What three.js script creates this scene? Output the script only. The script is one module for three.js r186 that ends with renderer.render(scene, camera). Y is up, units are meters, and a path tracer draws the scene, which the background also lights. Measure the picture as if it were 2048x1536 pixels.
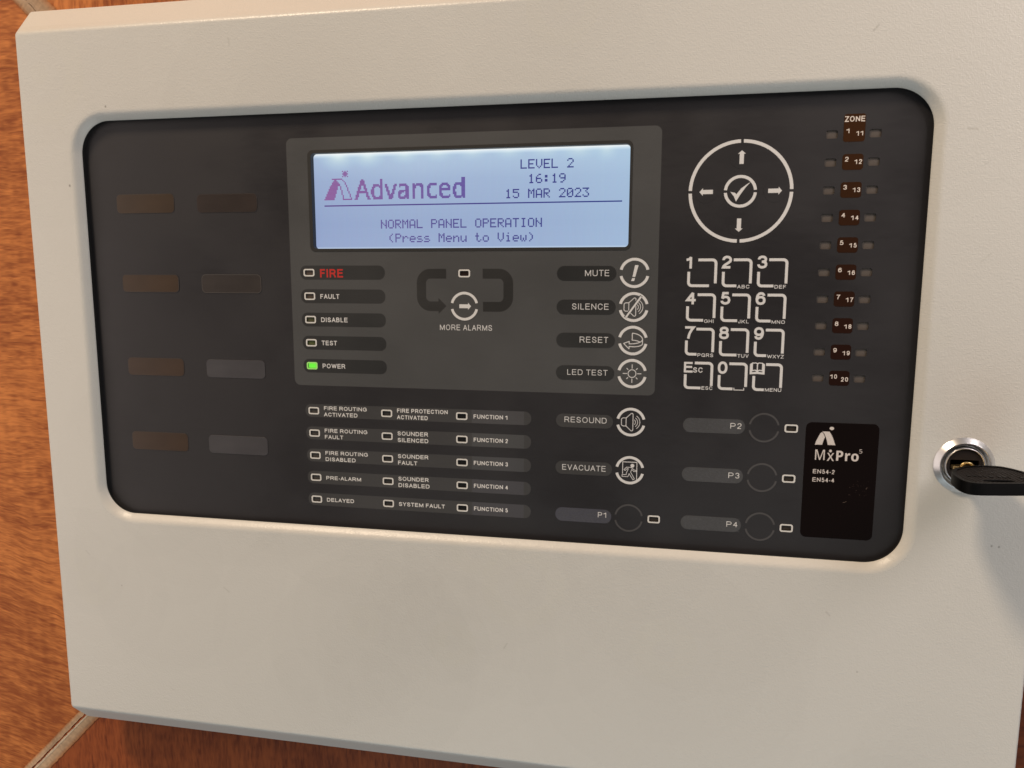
import * as THREE from 'three';
import { mergeGeometries } from 'three/addons/utils/BufferGeometryUtils.js';
import { RectAreaLightUniformsLib } from 'three/addons/lights/RectAreaLightUniformsLib.js';

// All drawing below is in millimetres on the panel's front (x right, y up, z out of the wall); S turns it into metres.
const S = 0.001, LIFT = 1500;
const P3 = (x, y, z) => new THREE.Vector3(x * S, (y + LIFT) * S, z * S);

// ---------------------------------------------------------------- camera, light, exposure
const scene = new THREE.Scene();
scene.background = new THREE.Color().setRGB(0.07, 0.07, 0.07);
const camera = new THREE.PerspectiveCamera(54.137, 1024 / 768, 0.01, 20);
camera.position.copy(P3(-61.22, -52.804, 301.611));
camera.quaternion.setFromRotationMatrix(new THREE.Matrix4().makeBasis(
  new THREE.Vector3(0.982126, 0.002214, -0.188212), new THREE.Vector3(-0.028065, 0.990476, -0.134796), new THREE.Vector3(0.186121, 0.137669, 0.972834)));
scene.add(camera);
const renderer = new THREE.WebGLRenderer({ antialias: true });
renderer.setSize(1024, 768);
renderer.toneMapping = THREE.LinearToneMapping;
renderer.toneMappingExposure = 0.96;
renderer.shadowMap.enabled = true;
RectAreaLightUniformsLib.init();

// the warm ceiling lamp up and to the left
const LAMP = [1, 0.785, 0.57, 9.5];
const lamp = new THREE.SpotLight(new THREE.Color().setRGB(LAMP[0], LAMP[1], LAMP[2]), LAMP[3], 0, 0.5, 0.5, 2);
lamp.position.copy(P3(-920, 1540, 850));
lamp.target.position.copy(P3(-130, -100, 0));
lamp.castShadow = true; lamp.shadow.radius = 8; lamp.shadow.mapSize.set(2048, 2048);
lamp.shadow.camera.near = 0.2; lamp.shadow.camera.far = 4; lamp.shadow.bias = -0.0004;
scene.add(lamp, lamp.target);
function area(pos, aim, w, h, [r, g, b, power]) {
  const a = new THREE.RectAreaLight(new THREE.Color().setRGB(r, g, b), power, w * S, h * S);
  a.position.copy(P3(...pos)); a.lookAt(P3(...aim)); scene.add(a); return a;
}
area([-680, -80, 280], [-330, -80, 0], 260, 800, [1, 0.84, 0.77, 1.45]);     // soft fill light added on the left
area([430, 300, 300], [80, 10, 0], 300, 300, [1, 0.9, 0.88, 8.6]);         // fill light added on the right, not a lamp of the room
area([520, -420, 420], [60, -180, 0], 360, 500, [1, 0.87, 0.83, 1.0]);      // second fill added lower on the right
area([-60, -900, 520], [-60, -100, 0], 900, 600, [0.8, 0.95, 1, 1.4]);     // added fill standing in for floor bounce
area([-60, 900, 900], [-100, -60, 0], 700, 500, [1, 0.6, 0.4, 0.5]);      // added fill high in front, in place of ceiling bounce

// ---------------------------------------------------------------- helpers
const baseOf = new WeakMap(), used = {};
const numbered = (n) => { used[n] = (used[n] || 0) + 1; return used[n] === 1 ? n : n + '_' + String(used[n] - 1).padStart(3, '0'); };
function thing(name, label, category, base, kind) {
  const g = new THREE.Group(); g.name = numbered(name);
  g.position.copy(P3(...base)); baseOf.set(g, base);
  g.userData = { label };
  if (category) g.userData.category = category;
  if (kind) g.userData.kind = kind;
  scene.add(g); return g;
}
// geometry in absolute mm (or round `at`, absolute mm); the mesh's own origin is `at` or its parent's base
function part(name, geo, mat, parent, at, label) {
  const b = baseOf.get(parent), o = at || b;
  let g = geo;
  if (!geo.userData.ready) {
    g = geo;
    if (!at) g.translate(-b[0], -b[1], -b[2]);
    g.scale(S, S, S); g.userData.ready = true;
  }
  const m = new THREE.Mesh(g, mat); m.name = numbered(name); m.castShadow = m.receiveShadow = true;
  m.position.set((o[0] - b[0]) * S, (o[1] - b[1]) * S, (o[2] - b[2]) * S);
  baseOf.set(m, o); parent.add(m);
  if (label) m.userData.label = label;
  return m;
}
function rr(x0, x1, y0, y1, r, Kind = THREE.Shape) {          // rounded rectangle
  const s = new Kind(); r = Math.min(r, (x1 - x0) / 2 - 1e-4, (y1 - y0) / 2 - 1e-4);
  s.moveTo(x0 + r, y0); s.lineTo(x1 - r, y0); s.absarc(x1 - r, y0 + r, r, -Math.PI / 2, 0);
  s.lineTo(x1, y1 - r); s.absarc(x1 - r, y1 - r, r, 0, Math.PI / 2);
  s.lineTo(x0 + r, y1); s.absarc(x0 + r, y1 - r, r, Math.PI / 2, Math.PI);
  s.lineTo(x0, y0 + r); s.absarc(x0 + r, y0 + r, r, Math.PI, Math.PI * 1.5);
  return s;
}
const disc = (cx, cy, r) => { const s = new THREE.Shape(); s.absarc(cx, cy, r, 0, Math.PI * 2); return s; };
function slab(shape, z0, z1, bevel = 0, seg = 6) {
  const g = new THREE.ExtrudeGeometry(shape, { depth: z1 - z0 - 2 * bevel, bevelEnabled: bevel > 0, bevelThickness: bevel, bevelSize: bevel, bevelOffset: -bevel, bevelSegments: 3, curveSegments: seg });
  g.translate(0, 0, z0 + bevel); return g;
}
function uvXY(g, x0, y0, w, h) {
  const p = g.attributes.position, uv = new Float32Array(p.count * 2);
  for (let i = 0; i < p.count; i++) { uv[i * 2] = (p.getX(i) - x0) / w; uv[i * 2 + 1] = (p.getY(i) - y0) / h; }
  g.setAttribute('uv', new THREE.BufferAttribute(uv, 2)); return g;
}
// a closed loft through rounded-rectangle loops [x0, x1, y0, y1, r, z]
function loft(loops, n = 10) {
  const pos = [], idx = []; let m = 0;
  for (const [x0, x1, y0, y1, r, z] of loops) {
    const c = [[x1 - r, y0 + r, -0.5], [x1 - r, y1 - r, 0], [x0 + r, y1 - r, 0.5], [x0 + r, y0 + r, 1]]; m = 0;
    for (const [cx, cy, a] of c) for (let k = 0; k <= n; k++) { const t = (a + 0.5 * k / n) * Math.PI; pos.push(cx + r * Math.cos(t), cy + r * Math.sin(t), z); m++; }
  }
  for (let l = 0; l + 1 < loops.length; l++) for (let k = 0; k < m; k++) {
    const a = l * m + k, b = l * m + (k + 1) % m, c = a + m, d = b + m; idx.push(a, c, b, b, c, d);
  }
  const g = new THREE.BufferGeometry(); g.setAttribute('position', new THREE.Float32BufferAttribute(pos, 3)); g.setIndex(idx); g.computeVertexNormals();
  return g;
}
function rng(seed) { let s = seed >>> 0; return () => ((s = (Math.imul(s, 1664525) + 1013904223) >>> 0) / 4294967296); }
// tileable value noise: lattice px by py over the unit square
function noise2(px, py, seed) {
  const r = rng(seed), v = new Float32Array(px * py); for (let i = 0; i < v.length; i++) v[i] = r();
  return (u, w) => {
    const x = (u - Math.floor(u)) * px, y = (w - Math.floor(w)) * py, i = Math.floor(x), j = Math.floor(y);
    let fx = x - i, fy = y - j; fx = fx * fx * (3 - 2 * fx); fy = fy * fy * (3 - 2 * fy);
    const a = i % px, b = (i + 1) % px, c = (j % py) * px, d = ((j + 1) % py) * px;
    return (v[c + a] * (1 - fx) + v[c + b] * fx) * (1 - fy) + (v[d + a] * (1 - fx) + v[d + b] * fx) * fy;
  };
}
function dataTex(w, h, fn, srgb) {
  const d = new Uint8Array(w * h * 4);
  for (let y = 0; y < h; y++) for (let x = 0; x < w; x++) {
    const c = fn((x + 0.5) / w, (y + 0.5) / h), i = (y * w + x) * 4;
    d[i] = Math.max(0, Math.min(255, c[0] * 255)); d[i + 1] = Math.max(0, Math.min(255, c[1] * 255)); d[i + 2] = Math.max(0, Math.min(255, c[2] * 255)); d[i + 3] = 255;
  }
  const t = new THREE.DataTexture(d, w, h); t.wrapS = t.wrapT = THREE.RepeatWrapping; t.magFilter = THREE.LinearFilter; t.minFilter = THREE.LinearMipmapLinearFilter; t.generateMipmaps = true;
  if (srgb) t.colorSpace = THREE.SRGBColorSpace; t.needsUpdate = true; return t;
}
const std = (o) => new THREE.MeshStandardMaterial(o);

// ---------------------------------------------------------------- materials
// wrinkled powder coat: 80 mm tile
const n1 = noise2(120, 120, 11), n2 = noise2(210, 210, 12), n3 = noise2(40, 40, 13);
const paintBump = dataTex(1024, 1024, (u, v) => { const k = 0.5 * Math.abs(2 * n1(u, v) - 1) + 0.35 * n2(u, v) + 0.25 * n3(u, v); return [k, k, k]; });
const paintArt = document.createElement('canvas'); paintArt.width = 1260; paintArt.height = 960;
{
  const d = paintArt.getContext('2d'), r = rng(3); d.fillStyle = '#fff'; d.fillRect(0, 0, 1260, 960);
  for (let k = 0; k < 60; k++) { const x = 1260 * r(), y = 960 * r(), q = 60 + 160 * r(), g = d.createRadialGradient(x, y, 0, x, y, q), a = 0.012 + 0.022 * r(); g.addColorStop(0, `rgba(120,118,100,${a})`); g.addColorStop(1, 'rgba(120,118,100,0)'); d.fillStyle = g; d.fillRect(x - q, y - q, 2 * q, 2 * q); }
  for (const [x, y, w] of [[-316.5, -12.3, 0.7], [-296, 20.4, 0.6], [63.5, -150.5, 0.5], [66, -150.7, 0.5], [-305, -196, 0.35], [20, -205, 0.35]]) { d.fillStyle = 'rgba(80,72,62,0.5)'; d.beginPath(); d.ellipse((x + 342) * 3, (56 - y) * 3, w * 1.6, w * 2.2, 0, 0, 7); d.fill(); }   // specks in the paint
  for (let k = 0; k < 26; k++) { d.strokeStyle = `rgba(90,84,72,${0.05 + 0.08 * r()})`; d.lineWidth = 0.8 + r(); const x = 1260 * r(), y = 960 * r(); d.beginPath(); d.moveTo(x, y); d.lineTo(x + 22 * (r() - 0.5), y + 22 * (r() - 0.5)); d.stroke(); }
}
const paintMap = new THREE.CanvasTexture(paintArt); paintMap.colorSpace = THREE.SRGBColorSpace; paintMap.wrapS = paintMap.wrapT = THREE.RepeatWrapping; paintMap.repeat.set(80 / 420, 80 / 320); paintMap.offset.set(342 / 420, 264 / 320);
const paint = new THREE.MeshPhysicalMaterial({ map: paintMap, color: new THREE.Color().setRGB(0.665, 0.65, 0.595), roughness: 0.35, metalness: 0, bumpMap: paintBump, bumpScale: 0.000075, specularIntensity: 0.8 });
const gasketMat = std({ color: 0x060606, roughness: 0.9 });

// stained wood: grain runs along u; tile 200 x 400 mm
const w1 = noise2(5, 7, 21), w2 = noise2(26, 300, 22), w3 = noise2(56, 600, 23), w4 = noise2(16, 170, 24), w5 = noise2(3, 12, 25), w6 = noise2(70, 40, 26), w7 = noise2(34, 420, 27), w8 = noise2(90, 900, 29);
const wob = noise2(7, 9, 28);
function woodAt(u, v) {
  const vv = v + 0.007 * (wob(u, v) - 0.5) + 0.0008 * Math.sin(u * 12 * Math.PI + 14 * w1(u, v));
  const streak = 0.42 * w2(u, vv) + 0.33 * w3(u, vv) + 0.25 * w4(u, vv);
  const broad = 0.6 * w5(u, v) + 0.4 * w1(u, v);
  const pore = Math.pow(w7(u, vv), 4);
  let t = 0.52 + 0.95 * (streak - 0.5) + 0.6 * (broad - 0.5) + 0.2 * (w6(u, v) - 0.5) + 0.25 * (w8(u, vv) - 0.5) - 0.55 * Math.max(0, pore - 0.2);
  return Math.max(0, Math.min(1, t));
}
const lin2s = (c) => (c <= 0.0031308 ? 12.92 * c : 1.055 * Math.pow(c, 1 / 2.4) - 0.055);
const woodMap = dataTex(1024, 2048, (u, v) => {
  const t = woodAt(u, v), s = t * t * (3 - 2 * t) * 0.6 + t * 0.4;
  return [lin2s(0.3 + 0.41 * s), lin2s(0.078 + 0.172 * s), lin2s(0.018 + 0.047 * s)];
}, true);
const woodBump = dataTex(1024, 2048, (u, v) => { const t = woodAt(u, v); return [t, t, t]; });
const wood = new THREE.MeshPhysicalMaterial({ map: woodMap, bumpMap: woodBump, bumpScale: 0.00016, roughness: 0.62, specularIntensity: 0.55 });
const shadedWood = wood.clone(); shadedWood.color.setRGB(0.46, 0.32, 0.3);  // bottom board: shade under the door put into the wood colour
const shadyWood = wood.clone(); shadyWood.color.setRGB(0.26, 0.17, 0.14);  // right board: shade beside the door put into the wood colour
const e1 = noise2(60, 18, 31), e2 = noise2(8, 60, 32), e3 = noise2(6, 6, 33);
const bareMap = dataTex(512, 512, (u, v) => {
  const t = 0.45 * e1(u, v) + 0.3 * e2(u, v) + 0.35 * e3(u, v), k = 0.62 + 0.6 * t;
  return [lin2s(0.52 * k), lin2s(0.36 * k), lin2s(0.23 * k)];
}, true);
const bare = std({ map: bareMap, vertexColors: true, roughness: 0.85, bumpMap: bareMap, bumpScale: 0.0004 });
const raw = std({ color: new THREE.Color().setRGB(0.85, 0.62, 0.4), roughness: 0.8 });

// ---------------------------------------------------------------- printed art of the fascia
const AX0 = -217, AX1 = 37, AY0 = -165, AY1 = 19, K = 2048 / (AX1 - AX0), AW = 2048, AH = Math.round((AY1 - AY0) * K);
const art = document.createElement('canvas'); art.width = AW; art.height = AH;
const c = art.getContext('2d');
const X = (x) => (x - AX0) * K, Y = (y) => (AY1 - y) * K;
const DARK = '#282627', GREY = '#4a4a49', STRIP = '#403f3e', PILL = '#2b2b2a', WHITE = '#dddbd7', DIM = '#4b4948';
function box(x0, x1, y0, y1, r, fill, stroke, w) {
  c.beginPath(); c.roundRect(X(x0), Y(y1), (x1 - x0) * K, (y1 - y0) * K, r * K);
  if (fill) { c.fillStyle = fill; c.fill(); }
  if (stroke) { c.strokeStyle = stroke; c.lineWidth = w * K; c.stroke(); }
}
// plain grotesque capitals drawn as strokes: x and y run 0..1 inside each letter's ink, width is in cap heights
const GLYPH = {
  A: [0.93, 'M0 0L.5 1L1 0M.2 .33L.8 .33', 0.04], B: [0.93, 'M0 0L0 1L.6 1C.98 1 .98 .54 .6 .54L0 .54M.6 .54C1.08 .54 1.08 0 .6 0L0 0'], C: [1, 'M1 .7C.93 .9 .75 1 .52 1C.2 1 0 .8 0 .5C0 .2 .2 0 .52 0C.77 0 .95 .12 1 .34'],
  D: [1, 'M0 0L0 1L.48 1C.85 1 1 .8 1 .5C1 .2 .85 0 .48 0Z'], E: [0.92, 'M1 0L0 0L0 1L.96 1M0 .53L.9 .53'], F: [0.84, 'M0 0L0 1L1 1M0 .52L.86 .52'], G: [1.07, 'M.97 .7C.9 .9 .74 1 .52 1C.2 1 0 .8 0 .5C0 .2 .2 0 .52 0C.72 0 .88 .08 1 .2L1 .48L.55 .48'],
  H: [1, 'M0 0L0 1M1 0L1 1M0 .53L1 .53'], I: [0.387, 'M.5 0L.5 1', 0.1], J: [0.7, 'M1 1L1 .3C1 .1 .8 0 .5 0C.2 0 0 .1 0 .36'], K: [0.94, 'M0 0L0 1M.95 1L0 .36M.34 .6L1 0'], L: [0.78, 'M0 1L0 0L1 0'], M: [1.16, 'M0 0L0 1L.5 .06L1 1L1 0'], N: [1, 'M0 0L0 1L1 0L1 1'],
  O: [1.08, 'M.5 1C.2 1 0 .8 0 .5C0 .2 .2 0 .5 0C.8 0 1 .2 1 .5C1 .8 .8 1 .5 1Z'], P: [0.93, 'M0 0L0 1L.58 1C1.12 1 1.12 .44 .58 .44L0 .44'], Q: [1.08, 'M.5 1C.2 1 0 .8 0 .5C0 .2 .2 0 .5 0C.8 0 1 .2 1 .5C1 .8 .8 1 .5 1ZM.6 .26L.98 -.02'], R: [1, 'M0 0L0 1L.6 1C1.08 1 1.08 .48 .6 .48L0 .48M.5 .48C.8 .45 .85 .2 1 0'],
  S: [0.93, 'M.95 .7C.92 .9 .75 1 .5 1C.22 1 .05 .9 .05 .74C.05 .57 .25 .54 .52 .49C.8 .44 1 .4 1 .26C1 .1 .8 0 .52 0C.22 0 .02 .12 0 .33'], T: [0.86, 'M0 1L1 1M.5 1L.5 0', 0.03], U: [1, 'M0 1L0 .36C0 .1 .2 0 .5 0C.8 0 1 .1 1 .36L1 1'], V: [0.93, 'M0 1L.5 0L1 1', 0.02], W: [1.31, 'M0 1L.26 0L.5 .98L.74 0L1 1', 0.02], X: [0.93, 'M0 0L1 1M0 1L1 0', 0.02], Y: [0.93, 'M0 1L.5 .44L1 1M.5 .44L.5 0', 0.02], Z: [0.86, 'M0 1L1 1L0 0L1 0', 0.04],
  0: [0.775, 'M.5 1C.15 1 0 .78 0 .5C0 .22 .15 0 .5 0C.85 0 1 .22 1 .5C1 .78 .85 1 .5 1Z'], 1: [0.775, 'M.62 0L.62 1C.55 .88 .35 .76 .1 .74', 0.1], 2: [0.775, 'M.03 .68C.03 .88 .22 1 .5 1C.8 1 1 .88 1 .7C1 .42 .1 .3 0 0L1 0'], 3: [0.775, 'M.03 .74C.06 .92 .25 1 .5 1C.78 1 .95 .9 .95 .75C.95 .6 .8 .53 .42 .53M.42 .53C.82 .53 1 .44 1 .27C1 .1 .8 0 .5 0C.22 0 .02 .1 0 .28'], 4: [0.775, 'M.76 0L.76 1L0 .3L1 .3'],
  5: [0.775, 'M.92 1L.2 1L.08 .48C.2 .6 .35 .64 .52 .64C.8 .64 1 .52 1 .32C1 .12 .8 0 .48 0C.22 0 .03 .1 0 .26'], 6: [0.775, 'M.95 .76C.9 .92 .75 1 .55 1C.2 1 0 .76 0 .42C0 .14 .2 0 .52 0C.82 0 1 .12 1 .32C1 .52 .82 .64 .54 .64C.28 .64 .06 .54 .02 .36'], 7: [0.775, 'M0 1L1 1C.65 .7 .4 .4 .34 0'], 8: [0.775, 'M.5 1C.2 1 .06 .9 .06 .77C.06 .62 .22 .54 .5 .54C.78 .54 .94 .62 .94 .77C.94 .9 .8 1 .5 1ZM.5 .54C.2 .54 0 .44 0 .27C0 .1 .2 0 .5 0C.8 0 1 .1 1 .27C1 .44 .8 .54 .5 .54Z'],
  9: [0.775, 'M.05 .24C.1 .08 .25 0 .45 0C.8 0 1 .24 1 .58C1 .86 .8 1 .48 1C.18 1 0 .88 0 .68C0 .48 .18 .36 .46 .36C.72 .36 .94 .46 .98 .64'], '-': [0.46, 'M.1 .36L.9 .36'], ' ': [0.387, ''],
};
const BUTT = 'CGS23569';
function text(str, x0, x1, yTop, cap, weight, fill) {          // set to run from x0 to x1 with that cap height
  const t = weight === 'bold' ? (cap > 3 ? 0.2 : 0.19) : 0.125, gap = weight === 'bold' ? 0.09 : 0.11;   // stroke and side bearing in cap heights
  let w = -2 * gap; for (const ch of str) w += GLYPH[ch][0];
  const kx = (x1 - x0) / w, th = t * cap; let pen = x0 - gap * kx;
  c.save(); c.beginPath(); c.rect(X(x0 - cap), Y(yTop + 0.02 * cap), (x1 - x0 + 2 * cap) * K, cap * 1.04 * K); c.clip();
  c.strokeStyle = fill || WHITE; c.lineWidth = th * K; c.lineJoin = 'miter'; c.miterLimit = 3;
  for (const ch of str) {
    const [adv, d, wide = 0] = GLYPH[ch], a = pen + (gap - wide) * kx + th / 2, b = pen + (adv - gap + wide) * kx - th / 2, lo = yTop - cap + th / 2, hi = yTop - th / 2;
    const map = (x, y) => [X(a + (b - a) * x), Y(lo + (hi - lo) * y)];
    c.beginPath(); c.lineCap = BUTT.includes(ch) ? 'butt' : 'square';
    for (const [, op, rest] of d.matchAll(/([MLCZ])([^MLCZ]*)/g)) {
      const v = (rest.match(/-?[\d.]+/g) || []).map(Number);
      if (op === 'M') c.moveTo(...map(v[0], v[1])); else if (op === 'L') c.lineTo(...map(v[0], v[1])); else if (op === 'C') c.bezierCurveTo(...map(v[0], v[1]), ...map(v[2], v[3]), ...map(v[4], v[5])); else c.closePath();
    }
    c.stroke(); pen += adv * kx;
  }
  c.restore();
}
function typed(str, x0, x1, yTop, cap, weight, fill) {          // the humanist letters of the name plate
  c.font = `${weight} ${cap / 0.714 * K}px sans-serif`; c.textAlign = 'left'; c.textBaseline = 'alphabetic';
  const sx = (x1 - x0) * K / c.measureText(str).width;
  c.save(); c.translate(X(x0), Y(yTop - cap)); c.scale(sx, 1); c.fillStyle = fill || WHITE; c.fillText(str, 0, 0); c.restore();
}
function line(pts, w, color, close, fill) {
  c.beginPath(); pts.forEach(([x, y], i) => (i ? c.lineTo(X(x), Y(y)) : c.moveTo(X(x), Y(y))));
  if (close) c.closePath();
  if (fill) { c.fillStyle = fill; c.fill(); }
  if (w) { c.strokeStyle = color || WHITE; c.lineWidth = w * K; c.lineJoin = 'round'; c.lineCap = 'butt'; c.stroke(); }
}
function arc(cx, cy, r, a0, a1, w, color) { c.beginPath(); c.arc(X(cx), Y(cy), r * K, -a1, -a0); c.strokeStyle = color || WHITE; c.lineWidth = w * K; c.lineCap = 'butt'; c.stroke(); }
c.fillStyle = DARK; c.fillRect(0, 0, AW, AH);
// grey surround with its text
const PANEL = [-215.45, -61, -98.6, 5.4];
box(PANEL[0], PANEL[1], PANEL[2], PANEL[3], 2.6, GREY);
const statusY = [0, 1, 2, 3, 4].map((i) => -50.1 - 9.97 * i);
for (const y of statusY) box(-211.1, -173.1, y - 2.95, y + 2.95, 2.7, PILL);
text('FIRE', -202.1, -191.7, -48.55, 3.6, 'bold', '#c12a22');
[['FAULT', -193.7], ['DISABLE', -190.2], ['TEST', -195.4], ['POWER', -191.9]].forEach(([s, x], i) => text(s, -202.3, x, -59.1 - 9.95 * i, 2.02, 'bold'));
// more alarms
const BR = '#2d2c2a';
c.lineJoin = 'miter';
c.beginPath(); c.moveTo(X(-146.6), Y(-50.5)); c.lineTo(X(-153.4), Y(-50.5)); c.arcTo(X(-157.25), Y(-50.5), X(-157.25), Y(-56), 3.9 * K); c.lineTo(X(-157.25), Y(-60)); c.arcTo(X(-157.25), Y(-63.9), X(-152), Y(-63.9), 3.9 * K); c.lineTo(X(-149.8), Y(-63.9));
c.strokeStyle = BR; c.lineWidth = 4 * K; c.lineCap = 'butt'; c.stroke();
line([[-150, -60.4], [-146.6, -63.8], [-150, -67]], 0, null, true, BR);
c.beginPath(); c.moveTo(X(-131.2), Y(-50.5)); c.lineTo(X(-124.4), Y(-50.5)); c.arcTo(X(-120.55), Y(-50.5), X(-120.55), Y(-56), 3.9 * K); c.lineTo(X(-120.55), Y(-60)); c.arcTo(X(-120.55), Y(-63.9), X(-126), Y(-63.9), 3.9 * K); c.lineTo(X(-131.1), Y(-63.9));
c.lineWidth = 4 * K; c.stroke();
text('MORE ALARMS', -149.5, -127.3, -71.35, 2.35, '', WHITE);
function ring(cx, cy, r, w, gap, color) {
  const a = Math.asin(gap / r); arc(cx, cy, r - w / 2, a, Math.PI - a, w, color); arc(cx, cy, r - w / 2, Math.PI + a, 2 * Math.PI - a, w, color);
}
const shift = (cx, cy, pts) => pts.map(([x, y]) => [cx + x, cy + y]);
const arrowPts = [[2.5, 0], [1.2, 1.5], [1.2, 0.8], [-2.5, 0.8], [-2.5, -0.8], [1.2, -0.8], [1.2, -1.5]];
ring(-138.95, -63.72, 5.9, 1.1, 1.35); line(shift(-138.6, -63.75, arrowPts), 0, null, true, WHITE);
// the four round buttons and the two below
const BX = -70.12, BY = [-50.13, -63.47, -76.72, -89.94, -109.65, -129.55];
for (const y of BY) ring(BX, y, 5.88, 1.12, 1.36);
const PILLS = [['MUTE', -89.5, -48.95, 2.45], ['SILENCE', -94.5, -62.2, 2.45], ['RESET', -91.25, -75.45, 2.4], ['LED TEST', -96.1, -88.75, 2.3]];
PILLS.forEach(([s, x, y, cap], i) => { const yc = BY[i] - 0.22; box(-100.7, -77.15, yc - 2.95, yc + 2.95, 2.9, PILL); text(s, x, -79.9, y, cap, ''); });
[['RESOUND', -97, -108.3, -109.9], ['EVACUATE', -97.7, -128.3, -129.65]].forEach(([s, x, y, yc]) => { box(-100.5, -77.2, yc - 2.8, yc + 2.8, 2.8, STRIP); text(s, x, -79.8, y, 2.35, ''); });
line([[BX + 0.15, -47.1], [BX + 1.55, -47.1], [BX + 0.35, -51.7], [BX - 0.75, -51.7]], 0, null, true, WHITE);
line([[BX - 0.85, -52.15], [BX + 0.3, -52.15], [BX - 0.05, -53.3], [BX - 1.25, -53.3]], 0, null, true, WHITE);
function speaker(cx, cy) {
  line(shift(cx, cy, [[-1.9, 1.65], [-3.2, 1.65], [-3.75, 1.2], [-3.75, -1.2], [-3.2, -1.65], [-1.9, -1.65]]), 0.32, WHITE, true);
  line(shift(cx, cy, [[-1.9, 1.65], [0.1, 3.55], [0.55, 3.6], [0.85, 3.2], [0.85, -3.2], [0.55, -3.6], [0.1, -3.55], [-1.9, -1.65]]), 0.32, WHITE);
  arc(cx + 0.5, cy, 1.35, -0.85, 0.85, 0.28); arc(cx + 0.5, cy, 2.2, -0.95, 0.95, 0.28); arc(cx + 0.5, cy, 3.1, -1.0, 1.0, 0.28);
}
speaker(BX, BY[1]);
line([[BX - 3.2, BY[1] - 4.2], [BX + 2.9, BY[1] + 4.4]], 1.2, GREY); line([[BX - 3.05, BY[1] - 4.2], [BX + 2.9, BY[1] + 4.2]], 0.72, WHITE);
speaker(BX, BY[4]);
{ // reset: a turned-back arrow
  const x = BX, y = BY[2];
  c.beginPath(); c.moveTo(X(x - 0.25), Y(y + 2.95)); c.bezierCurveTo(X(x + 2.2), Y(y + 2.75), X(x + 3.8), Y(y + 1.6), X(x + 3.8), Y(y + 0.4)); c.lineTo(X(x + 3.8), Y(y - 1.4));
  c.bezierCurveTo(X(x + 3), Y(y - 2.5), X(x + 0.3), Y(y - 2.55), X(x - 1.4), Y(y - 2.35)); c.lineTo(X(x - 1.4), Y(y - 3.3)); c.lineTo(X(x - 3.6), Y(y - 1.2)); c.lineTo(X(x - 1.4), Y(y - 0.35)); c.lineTo(X(x - 1.4), Y(y - 1.3));
  c.bezierCurveTo(X(x + 0.6), Y(y - 1.4), X(x + 3.2), Y(y - 1), X(x + 3.8), Y(y + 0.35));
  c.moveTo(X(x - 0.25), Y(y + 2.95)); c.lineTo(X(x - 0.25), Y(y + 0.15)); c.bezierCurveTo(X(x + 1), Y(y + 0.15), X(x + 2), Y(y - 0.1), X(x + 2.7), Y(y - 0.5));
  c.strokeStyle = WHITE; c.lineWidth = 0.36 * K; c.stroke();
}
arc(BX, BY[3], 1.55, 0, Math.PI * 2, 0.34);
for (let k = 0; k < 8; k++) { const a = k * Math.PI / 4, r0 = 2.0 + (k % 2 ? 0.15 : 0), r1 = k % 2 ? 3.1 : 3.7; line([[BX + r0 * Math.cos(a), BY[3] + r0 * Math.sin(a)], [BX + r1 * Math.cos(a), BY[3] + r1 * Math.sin(a)]], 0.34); }
{ // running figure in a doorway
  const x = BX - 0.1, y = BY[5];
  line(shift(x, y, [[-2.75, -1.6], [-2.75, 3.4], [2.95, 3.4], [2.95, -3.75]]), 0.32);
  c.beginPath(); c.arc(X(x + 1.15), Y(y + 1.95), 0.78 * K, 0, Math.PI * 2); c.fillStyle = WHITE; c.fill();
  const W = 0.28;
  line(shift(x, y, [[0.5, 1.2], [-1.2, 1.25], [-2.2, 0.2], [-1.75, -0.2], [-0.85, 0.65], [-0.45, 0.6], [-1.2, -1.2], [-1.25, -1.9], [-2.9, -1.9], [-2.9, -2.7], [-0.7, -2.7], [-0.45, -2.5], [-0.1, -1.4], [1.5, -3.9], [2.1, -3.5], [0.5, -0.75], [0.95, 0.35], [1.8, -0.45], [2.75, -0.45], [2.75, 0.05], [2.0, 0.1], [0.9, 1.05]]), W, WHITE, true);
}
// table of fifteen lamps
const tableY = [0, 1, 2, 3, 4].map((i) => -109.72 - 9.97 * i), COL = [-207.06, -173.6, -140.42];
const inserts = ['#4a494a', '#494949', '#484849', '#48474a', '#474649'];
tableY.forEach((y, i) => {
  box(-211, -110.8, y - 2.87, y + 2.87, 2.7, STRIP); box(-136.1, -113.8, y - 2.85, y + 2.85, 0, inserts[i]);
  text('FUNCTION ' + (i + 1), -135.3, -120.6, y + 0.92, 1.8, 'bold', '#e6e3dd');
});
[[['FIRE ROUTING', 19.7], ['ACTIVATED', 15.4]], [['FIRE ROUTING', 19.7], ['FAULT', 8.5]], [['FIRE ROUTING', 19.7], ['DISABLED', 14.0]], [['PRE-ALARM', 16.3]], [['DELAYED', 12.75]]].forEach((l, i) => l.forEach(([s, w], k) => text(s, -202.3, -202.3 + w, tableY[i] + (l.length > 1 ? 2.1 - 2.78 * k : 0.82), 1.72, 'bold', '#e6e3dd')));
[[['FIRE PROTECTION', 22.4], ['ACTIVATED', 13.6]], [['SOUNDER', 13.6], ['SILENCED', 13.7]], [['SOUNDER', 13.6], ['FAULT', 8.6]], [['SOUNDER', 13.6], ['DISABLED', 14]], [['SYSTEM FAULT', 20.7]]].forEach((l, i) => l.forEach(([s, w], k) => text(s, -168.9, -168.9 + w, tableY[i] + (l.length > 1 ? 2.25 - 2.85 * k : 0.9), 1.78, 'bold', '#e6e3dd')));
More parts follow.
